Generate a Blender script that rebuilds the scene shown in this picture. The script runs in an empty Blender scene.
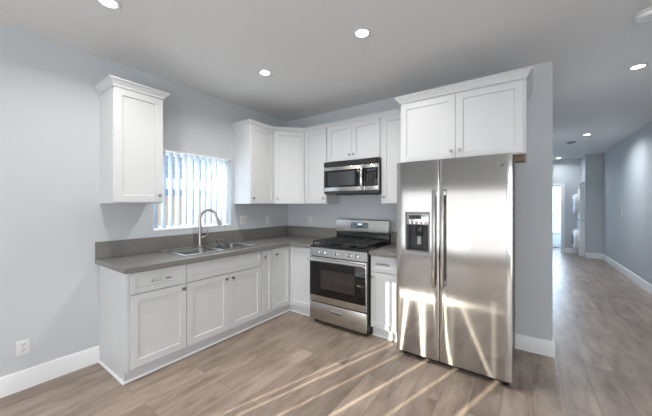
import bpy, bmesh, math, random
from mathutils import Vector, Matrix
random.seed(7)
PI = math.pi
S = bpy.context.scene
COL = S.collection

# ------------------------------------------------------------------ camera
cam = bpy.data.cameras.new('camera')
cam_o = bpy.data.objects.new('camera', cam)
COL.objects.link(cam_o)
cam_o.location = (3.1114, -3.3214, 1.3961)
cam_o.rotation_euler = (math.radians(90), 0, math.radians(35.4388))
cam.sensor_fit = 'HORIZONTAL'
cam.sensor_width = 36
cam.lens = 36 * 282.99 / 652
cam.shift_y = -3.26 / 652
cam.clip_start = 0.02
S.camera = cam_o

# ------------------------------------------------------------------ world, sun, daylight, fill, exposure
W = bpy.data.worlds.new('daylight_sky')
S.world = W
W.use_nodes = True
bg = W.node_tree.nodes['Background']
bg.inputs[0].default_value = (0.72, 0.86, 1.0, 1)
bg.inputs[1].default_value = 2.6

sun = bpy.data.lights.new('sun', 'SUN')
sun.energy = 25.0
sun.color = (1.0, 0.9, 0.74)
sun.angle = math.radians(0.33)
sun_o = bpy.data.objects.new('sun', sun)
COL.objects.link(sun_o)
SUN_DIR = Vector((0.31, 1.0, -0.215))
sun_o.rotation_euler = SUN_DIR.to_track_quat('-Z', 'Y').to_euler()

def area(name, loc, direction, sx, sy, power, color):
    l = bpy.data.lights.new(name, 'AREA')
    l.shape = 'RECTANGLE'; l.size = sx; l.size_y = sy
    l.energy = power; l.color = color
    o = bpy.data.objects.new(name, l)
    COL.objects.link(o)
    o.location = loc
    o.rotation_euler = Vector(direction).to_track_quat('-Z', 'Z').to_euler()
    return o

# daylight entering by the living-room windows (behind the camera), the kitchen window and the far bathroom window, plus two added fills
area('daylight_living', (1.65, -6.10, 0.96), (0, 1, 0), 3.0, 1.54, 25, (0.97, 0.98, 1.0))
area('fill_front', (3.95, -6.10, 1.30), (-0.10, 1, 0.12), 1.2, 1.9, 74, (0.97, 0.98, 1.0))  # added fill lamp for the back wall, set at the made-up door
area('fill_side', (4.60, -4.40, 1.10), (-1, 0.30, 0.12), 2.4, 1.9, 50, (0.95, 0.975, 1.0))  # added fill lamp by the solid right wall, no window there
area('daylight_kitchen', (-0.13, -1.525, 1.555), (1, 0, 0), 0.86, 0.80, 7, (0.80, 0.91, 1.0))
area('daylight_bathroom', (3.75, 9.15, 1.50), (0, -1, 0), 0.9, 0.9, 72, (0.62, 0.80, 1.0))

S.view_settings.view_transform = 'Standard'
S.view_settings.look = 'None'
S.view_settings.exposure = 0.0
S.view_settings.gamma = 1.0
S.view_settings.use_curve_mapping = False
S.cycles.use_denoising = True
S.cycles.max_bounces = 12
S.cycles.diffuse_bounces = 8
S.cycles.glossy_bounces = 5
S.cycles.transmission_bounces = 6
S.cycles.caustics_reflective = False
S.cycles.caustics_refractive = False

# ------------------------------------------------------------------ materials
def new_mat(name):
    m = bpy.data.materials.new(name)
    m.use_nodes = True
    return m, m.node_tree, m.node_tree.nodes['Principled BSDF']

def plain(name, col, rough=0.5, metal=0.0, var=0.0, scale=8.0, bump=0.0, spec=0.5, coat=0.0):
    """procedural surface: base colour with a slight noise variation and optional noise bump"""
    m, t, b = new_mat(name)
    b.inputs['Roughness'].default_value = rough
    b.inputs['Metallic'].default_value = metal
    b.inputs['Specular IOR Level'].default_value = spec
    b.inputs['Coat Weight'].default_value = coat
    tc = t.nodes.new('ShaderNodeTexCoord')
    n = t.nodes.new('ShaderNodeTexNoise')
    n.inputs['Scale'].default_value = scale
    n.inputs['Detail'].default_value = 4
    t.links.new(tc.outputs['Object'], n.inputs['Vector'])
    r = t.nodes.new('ShaderNodeValToRGB')
    lo = [max(0, c * (1 - var)) for c in col]; hi = [min(1, c * (1 + var)) for c in col]
    r.color_ramp.elements[0].position = 0.3; r.color_ramp.elements[0].color = (*lo, 1)
    r.color_ramp.elements[1].position = 0.7; r.color_ramp.elements[1].color = (*hi, 1)
    t.links.new(n.outputs['Fac'], r.inputs['Fac'])
    t.links.new(r.outputs['Color'], b.inputs['Base Color'])
    if bump:
        bp = t.nodes.new('ShaderNodeBump')
        bp.inputs['Strength'].default_value = bump
        bp.inputs['Distance'].default_value = 0.002
        t.links.new(n.outputs['Fac'], bp.inputs['Height'])
        t.links.new(bp.outputs['Normal'], b.inputs['Normal'])
    return m

def brushed(name, col, rough, stretch, metal=1.0, wave=0.0):
    """brushed stainless steel: fine stretched noise in colour and roughness, slight sheet waviness"""
    m, t, b = new_mat(name)
    b.inputs['Metallic'].default_value = metal
    tc = t.nodes.new('ShaderNodeTexCoord')
    mp = t.nodes.new('ShaderNodeMapping')
    mp.inputs['Scale'].default_value = stretch
    t.links.new(tc.outputs['Object'], mp.inputs['Vector'])
    n = t.nodes.new('ShaderNodeTexNoise')
    n.inputs['Scale'].default_value = 1.0; n.inputs['Detail'].default_value = 3
    t.links.new(mp.outputs['Vector'], n.inputs['Vector'])
    r = t.nodes.new('ShaderNodeValToRGB')
    r.color_ramp.elements[0].position = 0.25; r.color_ramp.elements[0].color = (*[c * 0.93 for c in col], 1)
    r.color_ramp.elements[1].position = 0.75; r.color_ramp.elements[1].color = (*[min(1, c * 1.05) for c in col], 1)
    t.links.new(n.outputs['Fac'], r.inputs['Fac'])
    t.links.new(r.outputs['Color'], b.inputs['Base Color'])
    mr = t.nodes.new('ShaderNodeMapRange')
    mr.inputs['To Min'].default_value = rough * 0.85; mr.inputs['To Max'].default_value = rough * 1.2
    t.links.new(n.outputs['Fac'], mr.inputs['Value'])
    t.links.new(mr.outputs['Result'], b.inputs['Roughness'])
    if wave:
        n2 = t.nodes.new('ShaderNodeTexNoise')
        n2.inputs['Scale'].default_value = 2.6; n2.inputs['Detail'].default_value = 0
        t.links.new(tc.outputs['Object'], n2.inputs['Vector'])
        bp = t.nodes.new('ShaderNodeBump')
        bp.inputs['Strength'].default_value = 1.0; bp.inputs['Distance'].default_value = wave
        t.links.new(n2.outputs['Fac'], bp.inputs['Height'])
        t.links.new(bp.outputs['Normal'], b.inputs['Normal'])
    return m

def wood_floor():
    m, t, b = new_mat('greige_wood_planks')
    L = t.links.new
    tc = t.nodes.new('ShaderNodeTexCoord')
    mp = t.nodes.new('ShaderNodeMapping')
    mp.inputs['Rotation'].default_value = (0, 0, PI / 2)
    L(tc.outputs['Object'], mp.inputs['Vector'])
    br = t.nodes.new('ShaderNodeTexBrick')
    br.offset = 0.37; br.offset_frequency = 2
    br.inputs['Color1'].default_value = (0, 0, 0, 1); br.inputs['Color2'].default_value = (1, 1, 1, 1)
    br.inputs['Mortar'].default_value = (0.5, 0.5, 0.5, 1)
    br.inputs['Scale'].default_value = 1.0
    br.inputs['Mortar Size'].default_value = 0.0016
    br.inputs['Mortar Smooth'].default_value = 0.3
    br.inputs['Brick Width'].default_value = 1.22
    br.inputs['Row Height'].default_value = 0.185
    L(mp.outputs['Vector'], br.inputs['Vector'])
    # grain: noise stretched along the plank, shifted per plank
    off = t.nodes.new('ShaderNodeVectorMath'); off.operation = 'MULTIPLY_ADD'
    off.inputs[1].default_value = (13.0, 7.0, 5.0)
    L(br.outputs['Color'], off.inputs[0])
    L(tc.outputs['Object'], off.inputs[2])
    mg = t.nodes.new('ShaderNodeMapping'); mg.inputs['Scale'].default_value = (7.5, 1.7, 1.0)
    L(off.outputs['Vector'], mg.inputs['Vector'])
    n1 = t.nodes.new('ShaderNodeTexNoise')
    n1.inputs['Scale'].default_value = 1.6; n1.inputs['Detail'].default_value = 7; n1.inputs['Roughness'].default_value = 0.62
    n1.inputs['Distortion'].default_value = 0.25
    L(mg.outputs['Vector'], n1.inputs['Vector'])
    r1 = t.nodes.new('ShaderNodeValToRGB')
    e = r1.color_ramp.elements
    e[0].position = 0.28; e[0].color = (0.20, 0.150, 0.118, 1)
    e[1].position = 0.72; e[1].color = (0.44, 0.355, 0.292, 1)
    k = e.new(0.5); k.color = (0.345, 0.272, 0.222, 1)
    L(n1.outputs['Fac'], r1.inputs['Fac'])
    # plank-to-plank tone
    mr = t.nodes.new('ShaderNodeMapRange')
    mr.inputs['To Min'].default_value = 0.84; mr.inputs['To Max'].default_value = 1.13
    L(br.outputs['Color'], mr.inputs['Value'])
    mx = t.nodes.new('ShaderNodeMix'); mx.data_type = 'RGBA'; mx.blend_type = 'MULTIPLY'; mx.inputs['Factor'].default_value = 1
    L(r1.outputs['Color'], mx.inputs['A']); L(mr.outputs['Result'], mx.inputs['B'])
    # dark patches of grain
    n2 = t.nodes.new('ShaderNodeTexNoise'); n2.inputs['Scale'].default_value = 0.55; n2.inputs['Detail'].default_value = 3
    L(mg.outputs['Vector'], n2.inputs['Vector'])
    mr2 = t.nodes.new('ShaderNodeMapRange')
    mr2.inputs['From Min'].default_value = 0.3; mr2.inputs['From Max'].default_value = 0.7
    mr2.inputs['To Min'].default_value = 0.86; mr2.inputs['To Max'].default_value = 1.12
    L(n2.outputs['Fac'], mr2.inputs['Value'])
    mx2 = t.nodes.new('ShaderNodeMix'); mx2.data_type = 'RGBA'; mx2.blend_type = 'MULTIPLY'; mx2.inputs['Factor'].default_value = 1
    L(mx.outputs['Result'], mx2.inputs['A']); L(mr2.outputs['Result'], mx2.inputs['B'])
    # seams
    mx3 = t.nodes.new('ShaderNodeMix'); mx3.data_type = 'RGBA'; mx3.inputs['B'].default_value = (0.12, 0.09, 0.075, 1)
    sc = t.nodes.new('ShaderNodeMath'); sc.operation = 'MULTIPLY'; sc.inputs[1].default_value = 0.8
    L(br.outputs['Fac'], sc.inputs[0]); L(sc.outputs[0], mx3.inputs['Factor'])
    L(mx2.outputs['Result'], mx3.inputs['A'])
    L(mx3.outputs['Result'], b.inputs['Base Color'])
    rr = t.nodes.new('ShaderNodeMapRange'); rr.inputs['To Min'].default_value = 0.30; rr.inputs['To Max'].default_value = 0.46
    L(n1.outputs['Fac'], rr.inputs['Value']); L(rr.outputs['Result'], b.inputs['Roughness'])
    bp = t.nodes.new('ShaderNodeBump'); bp.inputs['Strength'].default_value = 0.25; bp.inputs['Distance'].default_value = 0.002
    L(n1.outputs['Fac'], bp.inputs['Height']); L(bp.outputs['Normal'], b.inputs['Normal'])
    b.inputs['Specular IOR Level'].default_value = 0.35
    return m

def emitter(name, col, strength):
    m, t, b = new_mat(name)
    b.inputs['Base Color'].default_value = (*col, 1)
    b.inputs['Emission Color'].default_value = (*col, 1)
    b.inputs['Emission Strength'].default_value = strength
    return m

def glass_mat():
    m, t, b = new_mat('clear_window_glass')
    tr = t.nodes.new('ShaderNodeBsdfTransparent'); tr.inputs['Color'].default_value = (0.95, 0.97, 0.98, 1)
    gl = t.nodes.new('ShaderNodeBsdfGlossy'); gl.inputs['Roughness'].default_value = 0.02
    mx = t.nodes.new('ShaderNodeMixShader'); mx.inputs['Fac'].default_value = 0.05
    t.links.new(tr.outputs[0], mx.inputs[1]); t.links.new(gl.outputs[0], mx.inputs[2])
    t.links.new(mx.outputs[0], t.nodes['Material Output'].inputs['Surface'])
    return m

def vane_mat(name, fac):
    m, t, b = new_mat(name)
    d = t.nodes.new('ShaderNodeBsdfDiffuse'); d.inputs['Color'].default_value = (0.82, 0.86, 0.90, 1)
    tl = t.nodes.new('ShaderNodeBsdfTranslucent'); tl.inputs['Color'].default_value = (0.84, 0.90, 0.97, 1)
    mx = t.nodes.new('ShaderNodeMixShader'); mx.inputs['Fac'].default_value = fac
    t.links.new(d.outputs[0], mx.inputs[1]); t.links.new(tl.outputs[0], mx.inputs[2])
    t.links.new(mx.outputs[0], t.nodes['Material Output'].inputs['Surface'])
    return m

def siding_mat(name, col, pitch, axis='Z'):
    """boards: wave bands along an axis darkened at the seams"""
    m, t, b = new_mat(name)
    tc = t.nodes.new('ShaderNodeTexCoord')
    w = t.nodes.new('ShaderNodeTexWave'); w.bands_direction = axis; w.wave_profile = 'SAW'
    w.inputs['Scale'].default_value = 1.0 / pitch / 3.1831
    t.links.new(tc.outputs['Object'], w.inputs['Vector'])
    r = t.nodes.new('ShaderNodeValToRGB')
    r.color_ramp.elements[0].position = 0.0; r.color_ramp.elements[0].color = (*[c * 0.45 for c in col], 1)
    r.color_ramp.elements[1].position = 0.2; r.color_ramp.elements[1].color = (*col, 1)
    t.links.new(w.outputs['Fac'], r.inputs['Fac'])
    t.links.new(r.outputs['Color'], b.inputs['Base Color'])
    b.inputs['Roughness'].default_value = 0.7
    return m

M = dict(
    wall=plain('pale_blue_grey_paint', (0.555, 0.585, 0.61), 0.75, var=0.012, scale=60, bump=0.10, spec=0.25),
    ceil=plain('soft_grey_ceiling_paint', (0.74, 0.74, 0.735), 0.8, var=0.015, scale=90, bump=0.15, spec=0.2),
    trim=plain('white_trim_paint', (0.82, 0.83, 0.84), 0.4, var=0.01),
    floor=wood_floor(),
    cab=plain('white_cabinet_lacquer', (0.635, 0.65, 0.66), 0.38, var=0.01, scale=5),
    counter=plain('warm_grey_quartz', (0.195, 0.188, 0.176), 0.28, var=0.16, scale=160, spec=0.5),
    steel=brushed('brushed_stainless_door', (0.49, 0.472, 0.45), 0.10, (3, 3, 260), metal=0.92, wave=0.0007),
    steel2=brushed('brushed_stainless', (0.62, 0.61, 0.59), 0.24, (4, 4, 300)),
    sinksteel=brushed('satin_sink_steel', (0.42, 0.42, 0.42), 0.22, (80, 4, 4)),
    barsteel=brushed('handle_steel', (0.40, 0.385, 0.365), 0.26, (200, 4, 4)), nickel=plain('brushed_nickel', (0.36, 0.335, 0.30), 0.28, 1.0, var=0.04, scale=120),
    rimsteel=plain('rim_steel_with_glint', (0.85, 0.86, 0.88), 0.3, 1.0, var=0.02), chrome=plain('polished_steel', (0.75, 0.75, 0.75), 0.14, 1.0, var=0.02),  # rim steel paler than the basin: window glint put into its colour
    black=plain('black_enamel', (0.012, 0.012, 0.013), 0.22, var=0.1),
    iron=plain('matte_cast_iron', (0.02, 0.02, 0.022), 0.38, var=0.2, scale=60, bump=0.2),
    glassblack=plain('dark_oven_glass', (0.008, 0.007, 0.007), 0.06, var=0.1, spec=0.4),
    ovenwin=plain('brown_tinted_oven_window', (0.034, 0.027, 0.022), 0.05, var=0.1, spec=0.6),
    mwwin=plain('smoky_microwave_window', (0.035, 0.04, 0.045), 0.07, var=0.1, spec=1.0),
    dark=plain('charcoal_plastic', (0.03, 0.03, 0.032), 0.4, var=0.1),
    fridgeside=plain('grey_enamel_side', (0.16, 0.16, 0.165), 0.45, var=0.05),
    darkbtn=plain('faint_grey_print', (0.09, 0.09, 0.095), 0.5), greybtn=plain('grey_print', (0.35, 0.36, 0.37), 0.5),
    bluegrey=plain('blue_grey_display', (0.05, 0.075, 0.10), 0.15),
    screen=emitter('lit_display_digits', (0.55, 0.8, 0.95), 0.6),
    plate=plain('white_plastic_plate', (0.70, 0.71, 0.71), 0.4),
    slot=plain('dark_slot', (0.05, 0.05, 0.05), 0.6),
    rawwood=plain('raw_brown_plywood', (0.16, 0.095, 0.055), 0.7, var=0.25, scale=30),
    lamp=emitter('lit_led_lens', (1.0, 0.97, 0.92), 14.0),
    white=plain('white_appliance_enamel', (0.88, 0.89, 0.90), 0.25, var=0.01),
    greyglass=plain('dark_round_door_glass', (0.03, 0.035, 0.045), 0.1, spec=0.8),
    dimgrey=plain('dim_grey_plastic', (0.22, 0.23, 0.25), 0.6),
    glass=glass_mat(), vane=vane_mat('translucent_white_vane', 0.45), vane2=vane_mat('room_darkening_vane', 0.06),
    siding=siding_mat('blue_grey_siding', (0.30, 0.41, 0.56), 0.16),
    fence=siding_mat('tan_fence_boards', (0.56, 0.45, 0.38), 0.14, 'Y'),
    outwhite=plain('white_exterior_trim', (0.85, 0.86, 0.88), 0.6),
    ground=plain('pale_concrete_ground', (0.62, 0.60, 0.57), 0.9, var=0.08, scale=4),
    tub=plain('white_tile', (0.80, 0.84, 0.87), 0.3),
    teal=plain('teal_tile_band', (0.20, 0.36, 0.42), 0.3),
)

# ------------------------------------------------------------------ mesh helpers
class MB:
    def __init__(self): self.bm = bmesh.new()
    def box(self, x0, x1, y0, y1, z0, z1, bev=0.0, seg=2):
        ret = bmesh.ops.create_cube(self.bm, size=1)
        vs = ret['verts']
        for v in vs:
            v.co = Vector(((x0 + x1) / 2 + v.co.x * (x1 - x0), (y0 + y1) / 2 + v.co.y * (y1 - y0), (z0 + z1) / 2 + v.co.z * (z1 - z0)))
        if bev:
            es = list({e for v in vs for e in v.link_edges})
            bmesh.ops.bevel(self.bm, geom=es, offset=bev, segments=seg, affect='EDGES', profile=0.5)
        return self
    def tube(self, pts, r, seg=12, caps=True):
        pts = [Vector(p) for p in pts]
        rs = r if isinstance(r, (list, tuple)) else [r] * len(pts)
        rings = []
        prev = None
        for i, p in enumerate(pts):
            d = (pts[min(i + 1, len(pts) - 1)] - pts[max(i - 1, 0)]).normalized()
            if prev is None:
                a = Vector((0, 0, 1)) if abs(d.z) < 0.9 else Vector((1, 0, 0))
                u = d.cross(a).normalized()
            else:
                u = (prev - d * prev.dot(d)).normalized()
            prev = u
            w = d.cross(u)
            rings.append([self.bm.verts.new(p + (u * math.cos(2 * PI * k / seg) + w * math.sin(2 * PI * k / seg)) * rs[i]) for k in range(seg)])
        for a, b in zip(rings, rings[1:]):
            for k in range(seg):
                self.bm.faces.new((a[k], a[(k + 1) % seg], b[(k + 1) % seg], b[k]))
        if caps:
            self.bm.faces.new(rings[0][::-1]); self.bm.faces.new(rings[-1])
        return self
    def lathe(self, prof, origin, axis, seg=24):
        """prof: (radius, distance along axis)"""
        axis = Vector(axis).normalized(); origin = Vector(origin)
        a = Vector((0, 0, 1)) if abs(axis.z) < 0.9 else Vector((1, 0, 0))
        u = axis.cross(a).normalized(); w = axis.cross(u)
        rings = []
        for r, h in prof:
            c = origin + axis * h
            if r < 1e-6: rings.append([self.bm.verts.new(c)])
            else: rings.append([self.bm.verts.new(c + (u * math.cos(2 * PI * k / seg) + w * math.sin(2 * PI * k / seg)) * r) for k in range(seg)])
        for a_, b_ in zip(rings, rings[1:]):
            for k in range(seg):
                k2 = (k + 1) % seg
                if len(a_) == 1 and len(b_) == 1: continue
                if len(a_) == 1: self.bm.faces.new((a_[0], b_[k2], b_[k]))
                elif len(b_) == 1: self.bm.faces.new((a_[k], a_[k2], b_[0]))
                else: self.bm.faces.new((a_[k], a_[k2], b_[k2], b_[k]))
        if len(rings[0]) > 1: self.bm.faces.new(rings[0][::-1])
        if len(rings[-1]) > 1: self.bm.faces.new(rings[-1])
        return self
    def prism(self, poly, z0, z1):
        lo = [self.bm.verts.new((x, y, z0)) for x, y in poly]
        hi = [self.bm.verts.new((x, y, z1)) for x, y in poly]
        self.bm.faces.new(lo[::-1]); self.bm.faces.new(hi)
        n = len(poly)
        for i in range(n):
            self.bm.faces.new((lo[i], lo[(i + 1) % n], hi[(i + 1) % n], hi[i]))
        return self
    def extrude_x(self, poly, x0, x1):
        """poly of (y, z) extruded along x"""
        lo = [self.bm.verts.new((x0, y, z)) for y, z in poly]
        hi = [self.bm.verts.new((x1, y, z)) for y, z in poly]
        self.bm.faces.new(lo[::-1]); self.bm.faces.new(hi)
        n = len(poly)
        for i in range(n):
            self.bm.faces.new((lo[i], lo[(i + 1) % n], hi[(i + 1) % n], hi[i]))
        return self
    def sweep(self, path, prof):
        """mitred moulding: prof (out, z) swept along an open xy path, out = right-hand side of travel"""
        path = [Vector((p[0], p[1])) for p in path]
        nrm = []
        for i in range(len(path)):
            ns = []
            if i > 0: d = (path[i] - path[i - 1]).normalized(); ns.append(Vector((d.y, -d.x)))
            if i < len(path) - 1: d = (path[i + 1] - path[i]).normalized(); ns.append(Vector((d.y, -d.x)))
            if len(ns) == 2:
                s = (ns[0] + ns[1]).normalized(); s = s / max(0.2, s.dot(ns[0]))
            else: s = ns[0]
            nrm.append(s)
        rings = [[self.bm.verts.new((p.x + n.x * o, p.y + n.y * o, z)) for o, z in prof] for p, n in zip(path, nrm)]
        m = len(prof)
        for a, b in zip(rings, rings[1:]):
            for k in range(m):
                self.bm.faces.new((a[k], a[(k + 1) % m], b[(k + 1) % m], b[k]))
        self.bm.faces.new(rings[0][::-1]); self.bm.faces.new(rings[-1])
        return self
    def shaker(self, w, h, x=0, y=0, z=0, t=0.02, stile=0.057, rec=0.011):
        """shaker door or drawer front: front face at y-t, recessed flat panel"""
        bm = self.bm
        def ring(a, b, yy): return [bm.verts.new(c) for c in ((x + a, yy, z + b), (x + w - a, yy, z + b), (x + w - a, yy, z + h - b), (x + a, yy, z + h - b))]
        e = 0.0015
        back = ring(0, 0, y); f0 = ring(0, 0, y - t + e); f1 = ring(e, e, y - t)
        i0 = ring(stile, stile, y - t); i1 = ring(stile + 0.003, stile + 0.003, y - t + rec)
        for a, b in ((back, f0), (f0, f1), (f1, i0), (i0, i1)):
            for k in range(4): bm.faces.new((a[k], a[(k + 1) % 4], b[(k + 1) % 4], b[k]))
        bm.faces.new(i1); bm.faces.new(back[::-1])
        return self
    def xf(self, mat):
        bmesh.ops.transform(self.bm, matrix=mat, verts=self.bm.verts); return self
    def build(self, name, mat, parent=None, label=None, smooth=True):
        bmesh.ops.recalc_face_normals(self.bm, faces=self.bm.faces)
        me = bpy.data.meshes.new(name)
        self.bm.to_mesh(me); self.bm.free()
        if smooth:
            me.shade_smooth(); me.set_sharp_from_angle(angle=math.radians(35))
        o = bpy.data.objects.new(name, me)
        COL.objects.link(o)
        me.materials.append(M[mat] if isinstance(mat, str) else mat)
        if parent: o.parent = parent
        if label: o['label'] = label
        return o

def thing(name, label, cat, loc=(0, 0, 0), rz=0.0, group=None):
    o = bpy.data.objects.new(name, None); COL.objects.link(o)
    o.empty_display_size = 0.05
    o.location = loc; o.rotation_euler = (0, 0, rz)
    o['label'] = label; o['category'] = cat
    if group: o['group'] = group
    return o
def tag(o, label, cat, group=None):
    o['label'] = label; o['category'] = cat
    if group: o['group'] = group
    return o
def struct(o): o['kind'] = 'structure'; return o

# ------------------------------------------------------------------ the shell
H = 2.7175
YW = -6.20       # wall behind the camera
XR = 4.695       # right wall
XE = 3.300       # end of the kitchen's back wall
YF = 7.40        # far end of the hall

struct(MB().box(-0.30, 4.95, YW - 0.2, 9.6, -0.10, 0.0).build('floor', 'floor'))
struct(MB().box(-0.30, 4.95, YW - 0.2, 9.6, H, H + 0.12).build('ceiling', 'ceil'))
# left wall with the kitchen window opening
WY0, WY1, WZ0, WZ1 = -1.99, -1.06, 1.125, 1.985
b = MB()
b.box(-0.16, 0, YW - 0.16, WY0, 0, H); b.box(-0.16, 0, WY1, 0.14, 0, H)
b.box(-0.16, 0, WY0, WY1, 0, WZ0); b.box(-0.16, 0, WY0, WY1, WZ1, H)
struct(b.build('wall_left', 'wall'))
struct(MB().box(0, XE, 0, 0.14, 0, H).build('wall_back', 'wall'))
struct(MB().box(XE - 0.14, XE, 0.14, YF, 0, H).build('wall_hall', 'wall'))
struct(MB().box(XR, XR + 0.14, YW - 0.16, 6.69, 0, H).build('wall_right', 'wall'))
# wall behind the camera, two window openings
b = MB()
LA, LB, LC, LD, LZ0, LZ1 = 0.03, 1.90, 2.00, 3.15, 0.20, 1.84
for x0, x1 in ((0, LA), (LB, LC), (LD, 3.30), (4.60, XR)): b.box(x0, x1, YW - 0.12, YW, 0, H)
b.box(3.30, 4.60, YW - 0.12, YW, 2.30, H)
for x0, x1 in ((LA, LB), (LC, LD)):
    b.box(x0, x1, YW - 0.12, YW, 0, LZ0); b.box(x0, x1, YW - 0.12, YW, LZ1, H)
struct(b.build('wall_front', 'wall'))
# closet stub in the hall and the alcove around the laundry machines
b = MB(); b.box(4.35, XR, 6.69, 6.78, 0, H); b.box(XR, 4.95, 6.69, 6.78, 0, H)
struct(b.build('wall_closet', 'wall'))
b = MB(); b.box(4.35, 4.43, 6.78, YF, 2.02, H); b.box(4.90, 4.95, 6.78, YF, 0, H)
struct(b.build('wall_alcove', 'wall'))
# far wall with a doorway, the bright room behind it
b = MB(); b.box(XE - 0.14, 3.36, YF, YF + 0.1, 0, H); b.box(3.912, 4.95, YF, YF + 0.1, 0, H); b.box(3.36, 3.912, YF, YF + 0.1, 1.93, H)
struct(b.build('wall_far', 'wall'))
b = MB(); b.box(3.0, 3.05, YF + 0.1, 9.3, 0, H); b.box(4.5, 4.55, YF + 0.1, 9.3, 0, H)
b.box(3.0, 3.35, 9.3, 9.4, 0, H); b.box(4.15, 4.55, 9.3, 9.4, 0, H); b.box(3.35, 4.15, 9.3, 9.4, 0, 1.02); b.box(3.35, 4.15, 9.3, 9.4, 1.98, H)
struct(b.build('wall_bathroom', 'tub'))
# casing of the far doorway
b = MB(); b.box(3.912, 3.995, YF - 0.018, YF - 0.001, 0, 2.01, 0.003); b.box(3.307, 3.36, YF - 0.018, YF - 0.001, 0, 2.01, 0.003); b.box(3.36, 3.912, YF - 0.018, YF - 0.001, 1.93, 2.01, 0.003)
struct(b.build('door_1', 'trim'))
# baseboards
BP = [(0.0, 0.0), (0.016, 0.0), (0.016, 0.130), (0.010, 0.142), (0.0, 0.145)]
def baseboard(name, path): struct(MB().sweep(path, BP).build(name, 'trim'))
baseboard('baseboard_left', [(0, YW + 0.001), (0, -2.44)])
baseboard('baseboard_back', [(2.95, 0), (XE, 0), (XE, YF - 0.02)])
baseboard('baseboard_right', [(4.355, 6.69), (XR, 6.69), (XR, YW + 0.001)])
baseboard('baseboard_far', [(3.997, YF), (4.25, YF)])
baseboard('baseboard_front', [(3.25, YW), (0.02, YW)])

# kitchen window: white vinyl frame, two panes, white sill ledge
w = struct(MB().box(-0.155, -0.115, WY0, WY0 + 0.04, WZ0, WZ1).box(-0.155, -0.115, WY1 - 0.04, WY1, WZ0, WZ1)
           .box(-0.155, -0.115, WY0 + 0.04, WY1 - 0.04, WZ0, WZ0 + 0.04).box(-0.155, -0.115, WY0 + 0.04, WY1 - 0.04, WZ1 - 0.04, WZ1)
           .box(-0.150, -0.120, -1.545, -1.505, WZ0 + 0.04, WZ1 - 0.04).build('window_1', 'trim'))
MB().box(-0.139, -0.135, WY0 + 0.04, -1.545, WZ0 + 0.04, WZ1 - 0.04).build('pane', 'glass', w)
MB().box(-0.139, -0.135, -1.505, WY1 - 0.04, WZ0 + 0.04, WZ1 - 0.04).build('pane', 'glass', w)
MB().box(-0.112, 0.004, WY0 + 0.001, WY1 - 0.001, WZ0 + 0.0005, WZ0 + 0.018, 0.003).build('sill', 'trim', w)
# living-room windows behind the camera
for n, (x0, x1) in (('window_2', (LA, LB)), ('window_3', (LC, LD))):
    f = MB()
    f.box(x0, x0 + 0.012, YW - 0.10, YW - 0.07, LZ0, LZ1).box(x1 - 0.012, x1, YW - 0.10, YW - 0.07, LZ0, LZ1)
    f.box(x0, x1, YW - 0.10, YW - 0.07, LZ0, LZ0 + 0.012).box(x0, x1, YW - 0.10, YW - 0.07, LZ1 - 0.012, LZ1)
    f = struct(f.build(n, 'trim'))
    MB().box(x0 + 0.012, x1 - 0.012, YW - 0.087, YW - 0.083, LZ0 + 0.012, LZ1 - 0.012).build('pane', 'glass', f)
# added glazed patio door, unseen, made to carry the front fill lamp
f = struct(MB().box(3.30, 3.36, YW - 0.10, YW - 0.05, 0, 2.30).box(4.54, 4.60, YW - 0.10, YW - 0.05, 0, 2.30)
           .box(3.36, 4.54, YW - 0.10, YW - 0.05, 2.22, 2.30).box(3.36, 4.54, YW - 0.10, YW - 0.05, 0, 0.10).build('added_patio_door', 'trim'))
MB().box(3.36, 4.54, YW - 0.078, YW - 0.072, 0.10, 2.22).build('pane', 'glass', f)
# bathroom window
f = MB()
f.box(3.35, 3.39, 9.32, 9.36, 1.02, 1.98).box(4.11, 4.15, 9.32, 9.36, 1.02, 1.98)
for z in (1.02, 1.26, 1.5, 1.74, 1.94): f.box(3.39, 4.11, 9.32, 9.36, z, z + 0.04)
f = struct(f.build('window_4', 'trim'))
MB().box(3.39, 4.11, 9.338, 9.342, 1.06, 1.94).build('pane', 'glass', f)

# ------------------------------------------------------------------ outside the kitchen window
struct(MB().box(-12, 9, -14, 12, -0.35, -0.15).build('ground', 'ground'))
t = thing('neighbor_house', 'blue-grey sided house with a white trim band seen through the kitchen blind', 'house', (-3.2, -1.5, -0.15))
MB().box(-3.0, 0, -4.0, 2.25, 0, 3.0).build('wall', 'siding', t)
MB().box(0.001, 0.03, -4.0, 2.25, 1.88, 2.12).build('trim_band', 'outwhite', t)
MB().box(-3.0, 0.30, -4.1, 2.3, 3.001, 3.10).build('eave', 'outwhite', t)
t = thing('yard_fence', 'tan wooden board fence outside the kitchen window', 'fence', (-1.9, -3.0, -0.15))
MB().box(-0.02, 0.0, -2.0, 3.0, 0.02, 1.70).build('board_panel', 'fence', t)
for yy in (-1.9, -0.3, 1.3, 2.9):
    MB().box(-0.11, -0.021, yy - 0.045, yy + 0.045, 0, 1.74).build('post', 'fence', t)

# added unseen wall outside the living-room windows, cuts off the low sun
struct(MB().box(-9, 4.5, -8.15, -8.0, -0.15, 1.155).build('sun_block_wall', 'outwhite'))

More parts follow.
